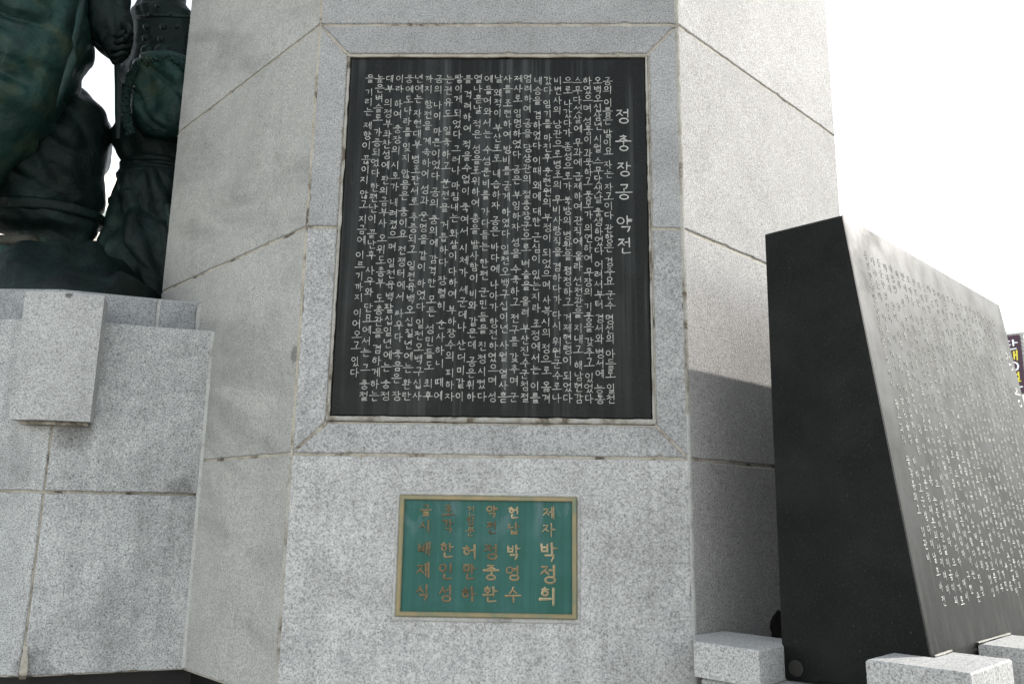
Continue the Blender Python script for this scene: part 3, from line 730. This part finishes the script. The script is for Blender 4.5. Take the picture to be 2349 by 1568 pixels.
for y0, rows_ in ((36, [(x, 36+abs(x-375)*.06) for x in range(312, 446, 12)]),):
    P = [on_y(x, y, YS-.262+.00001*(x-375)**2) for x, y in rows_]
    tube(P, [.009]*len(P), 10).build('armour_band', M_BRONZE, sf, True)
# knee under a fur hem
loft([(131,352,420),(137,330,440),(150,314,455),(175,304,462),(205,299,465),(240,300,465),(270,306,462),(295,318,455),(312,330,445)], YS-.20, .62, (), 23, 72, 8, .16, .020, 1., [(30, 6, .010, 0, 1.)]).build('knee', M_BRONZE_G, sf, True)
def fur(pts, r, Yo, seed, nm='fur_trim'):
    rn = random.Random(seed); PP_ = [on_y(x, y, YS-Yo) for x, y in pts]; fine = []
    for a, c_ in zip(PP_[:-1], PP_[1:]): fine += [a+(c_-a)*(i/11) for i in range(11)]
    fine.append(PP_[-1]); tb = tube(fine, [r*(1+.07*rn.uniform(-1, 1)) for _ in fine], 18)
    v = [p+Vector((rn.uniform(-1,1), rn.uniform(-1,1), rn.uniform(-1,1)))*r*.20 for p in tb.v]
    return mesh(nm, v, tb.f, M_BRONZE_G, sf, False)
fur([(304,312),(294,285),(288,255),(287,228),(291,200),(301,174),(316,152),(338,138),(366,134),(394,136),(414,144),(430,158)], .024, .30, 1)
fur([(441,30),(447,60),(447,95),(444,125),(440,150)], .016, .16, 2)
# wrapped shin and skirt spreading over the base
loft([(285,268,455),(302,262,455),(315,254,450),(334,261,446),(356,272,443),(376,284,440)], YS-.02, .7, [(10,.04,0,4)], 24, 72, 8, .25, .012, 1., [(25, 25, .010, 0, .8)]).build('trouser_leg', M_BRONZE, sf, True)
for k, (y, l) in enumerate(((383,277),(392,279),(401,275),(410,270))):
    loft([(y-6,l+4,438),(y-2,l,441),(y+2,l,441),(y+6,l+4,438)], YS-.02, .7, (), 25+k, 64, 3, .25, .006).build('leg_wrap', M_BRONZE, sf, True)
loft([(408,272,440),(425,263,442),(455,250,445),(462,246,446),(478,250,448),(485,248,450),(512,244,455),(530,241,458),(545,232,459),(580,215,460),(640,200,462),(770,180,462)], YS-.06, .65, [(8,.07,.5,1.5),(17,.03,0,-2)], 30, 160, 10, .34, .014, 1., [(34, 14, .020, 0, .65)]).build('skirt', M_BRONZE, sf, True)
fur([(384,470),(392,520),(398,560),(402,600),(404,640),(404,690)], .014, .37, 3, 'braid')

bb_ = empty('bronze_mound', (-2.3, 1.1, ZU), 'dark bronze folded mound under the statues along the plinth top', 'mound')
def mound():
    b = MB(); n, m = 70, 34; v = []
    for j in range(m+1):
        for i in range(n+1):
            x = -3.15+1.43*i/n; t = j/m
            edge = .404+.020 if x < -1.845 else .404+.020+(x+1.845)*.42
            y = edge+t*(1.9-edge)
            h = .02+.36*min(1, t/.34)**.65*(1-.55*max(0, min(1, (x+2.05)/.25)))
            h += .075*noise.noise(Vector((x*2.6, y*2.2, 3)))+.05*noise.noise(Vector((x*7+y*5, y*2, 9)))+.02*noise.noise(Vector((x*18, y*10, 1)))+.030*math.sin(x*17-y*9+2.*noise.noise(Vector((x*3, y*3, 0))))*min(1, t*6)
            if t == 0: h = .012
            # hollow where the light shows under the raised foot
            h -= .20*math.exp(-((x+2.50)/.22)**2)*min(1, t*3)
            v.append((x, y, ZU-.002+max(.01, h)))
    f = [(j*(n+1)+i, j*(n+1)+i+1, (j+1)*(n+1)+i+1, (j+1)*(n+1)+i) for j in range(m) for i in range(n)]
    k = len(v); rim = [i for i in range(n+1)]+[j*(n+1)+n for j in range(1, m+1)]+[m*(n+1)+i for i in range(n-1, -1, -1)]+[j*(n+1) for j in range(m-1, 0, -1)]
    v += [(v[q][0], v[q][1], ZU-.001) for q in rim]
    f += [(rim[i], k+i, k+(i+1) % len(rim), rim[(i+1) % len(rim)]) for i in range(len(rim))]
    b.add(v, f); return b
mound().build('mound', M_BRONZE, bb_, True)
loft([(566,-130,30),(572,-135,58),(584,-135,66),(610,-130,68),(635,-120,60),(655,-100,36)], .70, .45, (), 41, 64, 6, .12, rough=.008).build('round_pad', M_BRONZE_G, bb_, True)

# ------------------------------------------------------------------ the leaning black slab on the right and its granite blocks
RDv = Vector((math.cos(aR), math.sin(aR), 0)); NPv = Vector((math.sin(aR), -math.cos(aR), 0)); OR = Vector((.7, 0, 0))
def AP(a, p, z=0.): q_ = OR+RDv*a+NPv*p; return Vector((q_.x, q_.y, z))
def apoly(pts): return [tuple(AP(a, p)[:2]) for a, p in pts]
def granite_block(pts, z0, z1, label, name='granite_block', bev=.005, cat='stone block', mat=G_BLOCK):
    P = [Vector(q_) for q_ in apoly(pts)]; P = [tuple(q_) for q_ in ccw(P)]
    cx = sum(q_[0] for q_ in P)/len(P); cy = sum(q_[1] for q_ in P)/len(P)
    b = MB(); b.prism(worn(P, .02, .0018, int(z1*1000)+len(pts)), z0, z1, bev); o = b.build(name, mat)
    return tag(o, label, cat)
ZS = 1.106
granite_block([(-.115,.10),(-.115,1.05),(1.85,1.05),(1.85,.02),(.05,.02)], 0., ZS-.002, 'broad granite kerb under the leaning black slab', 'granite_kerb', .01, 'kerb')
granite_block([(-.139,.090),(-.139,.318),(.155,.300),(.155,.012),(.0,.008),(-.02,.010)], ZS, 1.210, 'granite block wedged between the pillar corner and the black slab')
granite_block([(-.160,.645),(-.160,.905),(.168,.905),(.168,.752),(.022,.752),(.022,.645)], ZS, 1.229, 'sunlit granite block clasping the lower corner of the black slab')
granite_block([(.395,.752),(.395,.900),(.715,.900),(.715,.752)], ZS, 1.229, 'granite block against the middle of the black slab foot')
slab = empty('inscribed_slab', AP(.8, .5, ZS), 'thick polished black stone slab with sloping engraved face', 'slab')
A0, A1 = .030, 1.640
def sec(a): return [AP(a, .298, ZS), AP(a, .748, ZS+.03), AP(a, .7435, 1.229), AP(a, .584, 2.55), AP(a, .311, 2.55)]
b = MB(); e = .006
S0 = sec(A0); S1 = sec(A1)
cc = sum(S0, Vector())/5
i0 = [p+(cc-p).normalized()*e*1.3 for p in S0]; S0b = [p+RDv*e for p in S0]
cc1 = sum(S1, Vector())/5; i1 = [p+(cc1-p).normalized()*e*1.3 for p in S1]; S1b = [p-RDv*e for p in S1]
v = i0+S0b+S1b+i1; f = [(0,1,2,3,4),(19,18,17,16,15)]
for l in range(3):
    for k in range(5): j = (k+1) % 5; f.append((l*5+k, l*5+5+k, l*5+5+j, l*5+j))
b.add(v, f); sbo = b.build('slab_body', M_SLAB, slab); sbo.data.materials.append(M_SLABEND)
for q_ in (0, 1): sbo.data.polygons[q_].material_index = 1      # ends made less reflective, in place of dark surroundings mirrored there
# round plug low on the end face
pc = None; b = MB(); v = []; c0 = AP(A0-.001, .345, 1.145)
for i, (r, o) in enumerate(((.024,0),(.024,.0022),(.0215,.003),(0,.003))):
    for k in range(24):
        th = 2*math.pi*k/24; v.append(c0+NPv*math.cos(th)*r+Vector((0,0,math.sin(th)*r))-RDv*o)
f = [(i*24+k, i*24+(k+1) % 24, i*24+24+(k+1) % 24, i*24+24+k) for i in range(3) for k in range(24)]
b.add(v, f); b.build('round_plug', plain('plug_stone', (.015, .0145, .012), .6, 0, .2, 60), slab)
# engraved lines on the sloping face
def PS(u, z, o):
    t_ = (2.55-z)/(2.55-1.229); p_ = .584+(.7435-.584)*t_
    return AP(u, p_+.0004+o, z)
rnd = random.Random(21); corpus = ''.join(t.replace(' ', '') for t in TEXT)
pos = 0; rest = []
for i in range(27):
    u_ = .160+(1.47-.160)*i/26
    zt_ = 2.462-.012*rnd.random(); nch = 25 if i not in (0, 9, 17, 26) else rnd.choice((22, 24))
    txt = ''
    for k in range(nch):
        txt += corpus[(pos*7) % len(corpus)]; pos += 1
        if rnd.random() < .20: txt += ' '
    rest += list(column(PS, u_, zt_, 1.335+rnd.random()*.03+(0 if nch == 25 else .08), txt, .027, .0026, .0013, rnd, .7))
join(rest).build('inscription', M_SLABINK, slab)['kind'] = 'stuff'
for c, z in zip('정충장공', (2.28, 2.12, 1.96, 1.82)):
    b = MB(); glyph(b, PS, 1.565, z, c, .075, .007, .002, rnd); b.build('letter', M_SLABINK, slab)
# pale pointing where the slab meets the blocks
for pts, sd in (((AP(.024,.756,1.2315), AP(.168,.752,1.2315)), 51), ((AP(.395,.750,1.2315), AP(.715,.750,1.2315)), 52)):
    strip('mortar_bead', [tuple(p) for p in pts], .011, .004, M_MORTAR_L, slab, sd, Vector((0, 0, 1)), .7)
# dark bag tucked behind the slab
def lump(name, c_, r, mat, seed, label, cat):
    b = MB(); v = []; n, m = 28, 16
    for j in range(m+1):
        ph = math.pi*j/m
        for k in range(n):
            th = 2*math.pi*k/n; d = Vector((math.sin(ph)*math.cos(th), math.sin(ph)*math.sin(th), math.cos(ph)))
            s = 1+.28*noise.noise(d*2.2+Vector((seed, 0, 0)))+.12*noise.noise(d*6)
            p = RDv*(d.x*r[0]*s)+NPv*(d.y*r[1]*s)+Vector((0, 0, d.z*r[2]*s)); v.append(c_+Vector((p.x, p.y, max(p.z, -r[2]*.72))))
    f = [(j*n+k, (j+1)*n+k, (j+1)*n+(k+1) % n, j*n+(k+1) % n) for j in range(m) for k in range(n)]
    b.add(v, f); return tag(b.build(name, mat, None, True), label, cat)
lump('black_bag', AP(.232, .205, ZS+.085), (.055, .045, .098), plain('black_plastic', (.003, .0028, .0028), .8, 0, .2, 30, spec=.05), 4, 'small crumpled black bag tucked behind the black slab', 'bag')

# ------------------------------------------------------------------ far buildings
M_PINK = plain('pale_facade', (.78, .70, .66), .8, 0, .05, 1)
M_GLASS = plain('window_glass', (.22, .24, .27), .12, 0, .2, .4, spec=.7)
M_WHITE = plain('white_wall', (.72, .72, .71), .8, 0, .06, 1.5)
def mk_grid():
    t = NT('panelled_facade')
    br = t.n('ShaderNodeTexBrick'); br.offset = 0.; br.inputs['Scale'].default_value = 1.; br.inputs['Brick Width'].default_value = .85; br.inputs['Row Height'].default_value = .85
    br.inputs['Mortar Size'].default_value = .07
    br.inputs['Color1'].default_value = (.80, .74, .70, 1); br.inputs['Color2'].default_value = (.84, .78, .75, 1); br.inputs['Mortar'].default_value = (.42, .30, .24, 1)
    t.link(t.mapped((1, 1, 1), (0, 0, 0), (math.pi/2, 0, 0)), br.inputs[0])
    return t.out(br.outputs[0], .6)
tw = empty('tower_building', (-200, 275, 0), 'pale panelled high-rise seen between the bronze figures', 'building')
b = MB(); b.box((-265, 260, 0), (-147.3, 290, 113.5)); b.build('facade', mk_grid(), tw)
b = MB(); b.box((-265.3, 259.7, 113.5), (-147.0, 290.3, 115.4)); b.build('parapet', M_PINK, tw)
b = MB(); b.box((-147.29, 262, 0), (-145.8, 270, 101)); b.build('service_shaft', plain('green_grey_metal', (.45, .55, .55), .5, 0, .1, 2), tw)

# tiled building with the shop sign, turned 45 degrees like the slab's end
SO = Vector((20.328, 30.946, 0)); SD = -NPv                       # facade runs from its right corner away to the left
def SF(u, out, z): q_ = SO-NPv*u*1.0-RDv*out; return Vector((q_.x, q_.y, z))
def mk_tile():
    t = NT('grey_tile_wall')
    br = t.n('ShaderNodeTexBrick'); br.inputs['Scale'].default_value = 1.; br.inputs['Brick Width'].default_value = .30; br.inputs['Row Height'].default_value = .12
    br.inputs['Mortar Size'].default_value = .012
    br.inputs['Color1'].default_value = (.46, .47, .46, 1); br.inputs['Color2'].default_value = (.53, .53, .52, 1); br.inputs['Mortar'].default_value = (.22, .22, .22, 1)
    t.link(t.mapped((1, 1, 1), (0, 0, 0), (math.pi/2, 0, -math.pi/4)), br.inputs[0])
    return t.out(br.outputs[0], .5)
shop = empty('shop_building', SF(2, -3, 0), 'grey tiled low building behind the black slab, sign on its wall', 'building')
P = [tuple(SF(u, o, 0)[:2]) for u, o in ((0,0),(5.5,0),(5.5,-9),(0,-9))]; P = [tuple(q_) for q_ in ccw([Vector(q_) for q_ in P])]
b = MB(); b.prism(P, 0, 9.15); b.build('wall', mk_tile(), shop)
P = [tuple(SF(u, o, 0)[:2]) for u, o in ((-.06,.06),(5.56,.06),(5.56,-9.06),(-.06,-9.06))]; P = [tuple(q_) for q_ in ccw([Vector(q_) for q_ in P])]
b = MB(); b.prism(P, 9.15, 9.30); b.build('coping', M_WHITE, shop)
P = [tuple(SF(u, o, 0)[:2]) for u, o in ((-.05,.10),(4.5,.10),(4.5,.005),(-.05,.005))]; P = [tuple(q_) for q_ in ccw([Vector(q_) for q_ in P])]
b = MB(); b.prism(P, 3.2, 6.6); b.build('lower_fascia', M_WHITE, shop)
for u_ in (2.6, 4.2):
    for z_ in (6.9, 1.0):
        P = [tuple(SF(u, o, 0)[:2]) for u, o in ((u_,.03),(u_+1.0,.03),(u_+1.0,.004),(u_,.004))]; P = [tuple(q_) for q_ in ccw([Vector(q_) for q_ in P])]
        b = MB(); b.prism(P, z_, z_+1.4); b.build('window', M_GLASS, shop)
for o_ in (-1.2, -3.8, -6.4):                                   # windows of the wall turned to the street
    for z_ in (6.6, 3.6, .9):
        P = [tuple(SF(u, o, 0)[:2]) for u, o in ((-.03,o_),(-.004,o_),(-.004,o_-1.6),(-.03,o_-1.6))]; P = [tuple(q_) for q_ in ccw([Vector(q_) for q_ in P])]
        b = MB(); b.prism(P, z_, z_+1.5); b.build('window', M_GLASS, shop)
sign = empty('shop_sign', SF(1, .1, 6.7), 'tall dark purple shop sign with white and yellow lettering', 'sign')
P = [tuple(SF(u, o, 0)[:2]) for u, o in ((.12,.14),(2.1,.14),(2.1,.01),(.12,.01))]; P = [tuple(q_) for q_ in ccw([Vector(q_) for q_ in P])]
b = MB(); b.prism(P, 6.68, 9.08, .02); b.build('sign_board', plain('purple_board', (.040, .012, .030), .5, 0, .1, 3), sign)
M_SW = plain('sign_white', (.72, .74, .78), .5, 0, .04, 5); M_SY = plain('sign_yellow', (.70, .62, .05), .5, 0, .04, 5)
def PSG(u, z, o): return SF(.62-u, .142+o, z)
rnd = random.Random(1)
for c, u_, z, mt in (('판', .14, 8.68, M_SW), ('간', -.52, 8.72, M_SW), ('재', .15, 8.23, M_SY), ('D', .20, 7.78, M_SW), ('널', .15, 7.34, M_SY), ('나', .15, 6.92, M_SW)):
    b = MB(); glyph(b, PSG, u_, z, c, .38, .064, .012, rnd, 0., 1.5 if c != 'D' else 1.25); b.build('sign_letter', mt, sign)

# street frontage further round to the right, mirrored in the slab
def block(name, c_, rz, w, d, h, wall, label, nw, nh):
    e_ = empty(name, (c_[0], c_[1], 0), label, 'building'); cr, sr = math.cos(rz), math.sin(rz)
    def T(p): return Vector((c_[0]+p[0]*cr-p[1]*sr, c_[1]+p[0]*sr+p[1]*cr, p[2]))
    b = MB(); b.box((-w/2, -d/2, 0), (w/2, d/2, h)); mesh('wall', [T(p) for p in b.v], b.f, wall, e_)
    b = MB(); b.box((-w/2-.2, -d/2-.2, h), (w/2+.2, d/2+.2, h+.4)); mesh('roof', [T(p) for p in b.v], b.f, M_WHITE, e_)
    for i in range(nw):
        for k in range(nh):
            x = -w/2+(i+.5)*w/nw; z = 1.+(k+.5)*(h-1.2)/nh; ww = w/nw*.32; hh = (h-1.2)/nh*.3
            b = MB(); b.box((x-ww, -d/2-.04, z-hh), (x+ww, -d/2-.005, z+hh)); mesh('window', [T(p) for p in b.v], b.f, M_GLASS, e_)
M_BR = plain('cream_brick', (.70, .65, .58), .85, 0, .15, 2); M_GR = plain('white_render', (.74, .74, .72), .85, 0, .1, 2)
block('shop_building', (52, 30), math.radians(-62), 22, 10, 7.0, M_GR, 'plain white shop block on the far side of the street', 7, 2)
block('shop_building', (58, 8), math.radians(-80), 18, 10, 6, M_BR, 'low cream brick shop block on the far side of the street', 6, 2)
block('shop_building', (40, 46), math.radians(-50), 12, 10, 8.5, M_BR, 'taller cream brick shop block on the far side of the street', 4, 3)
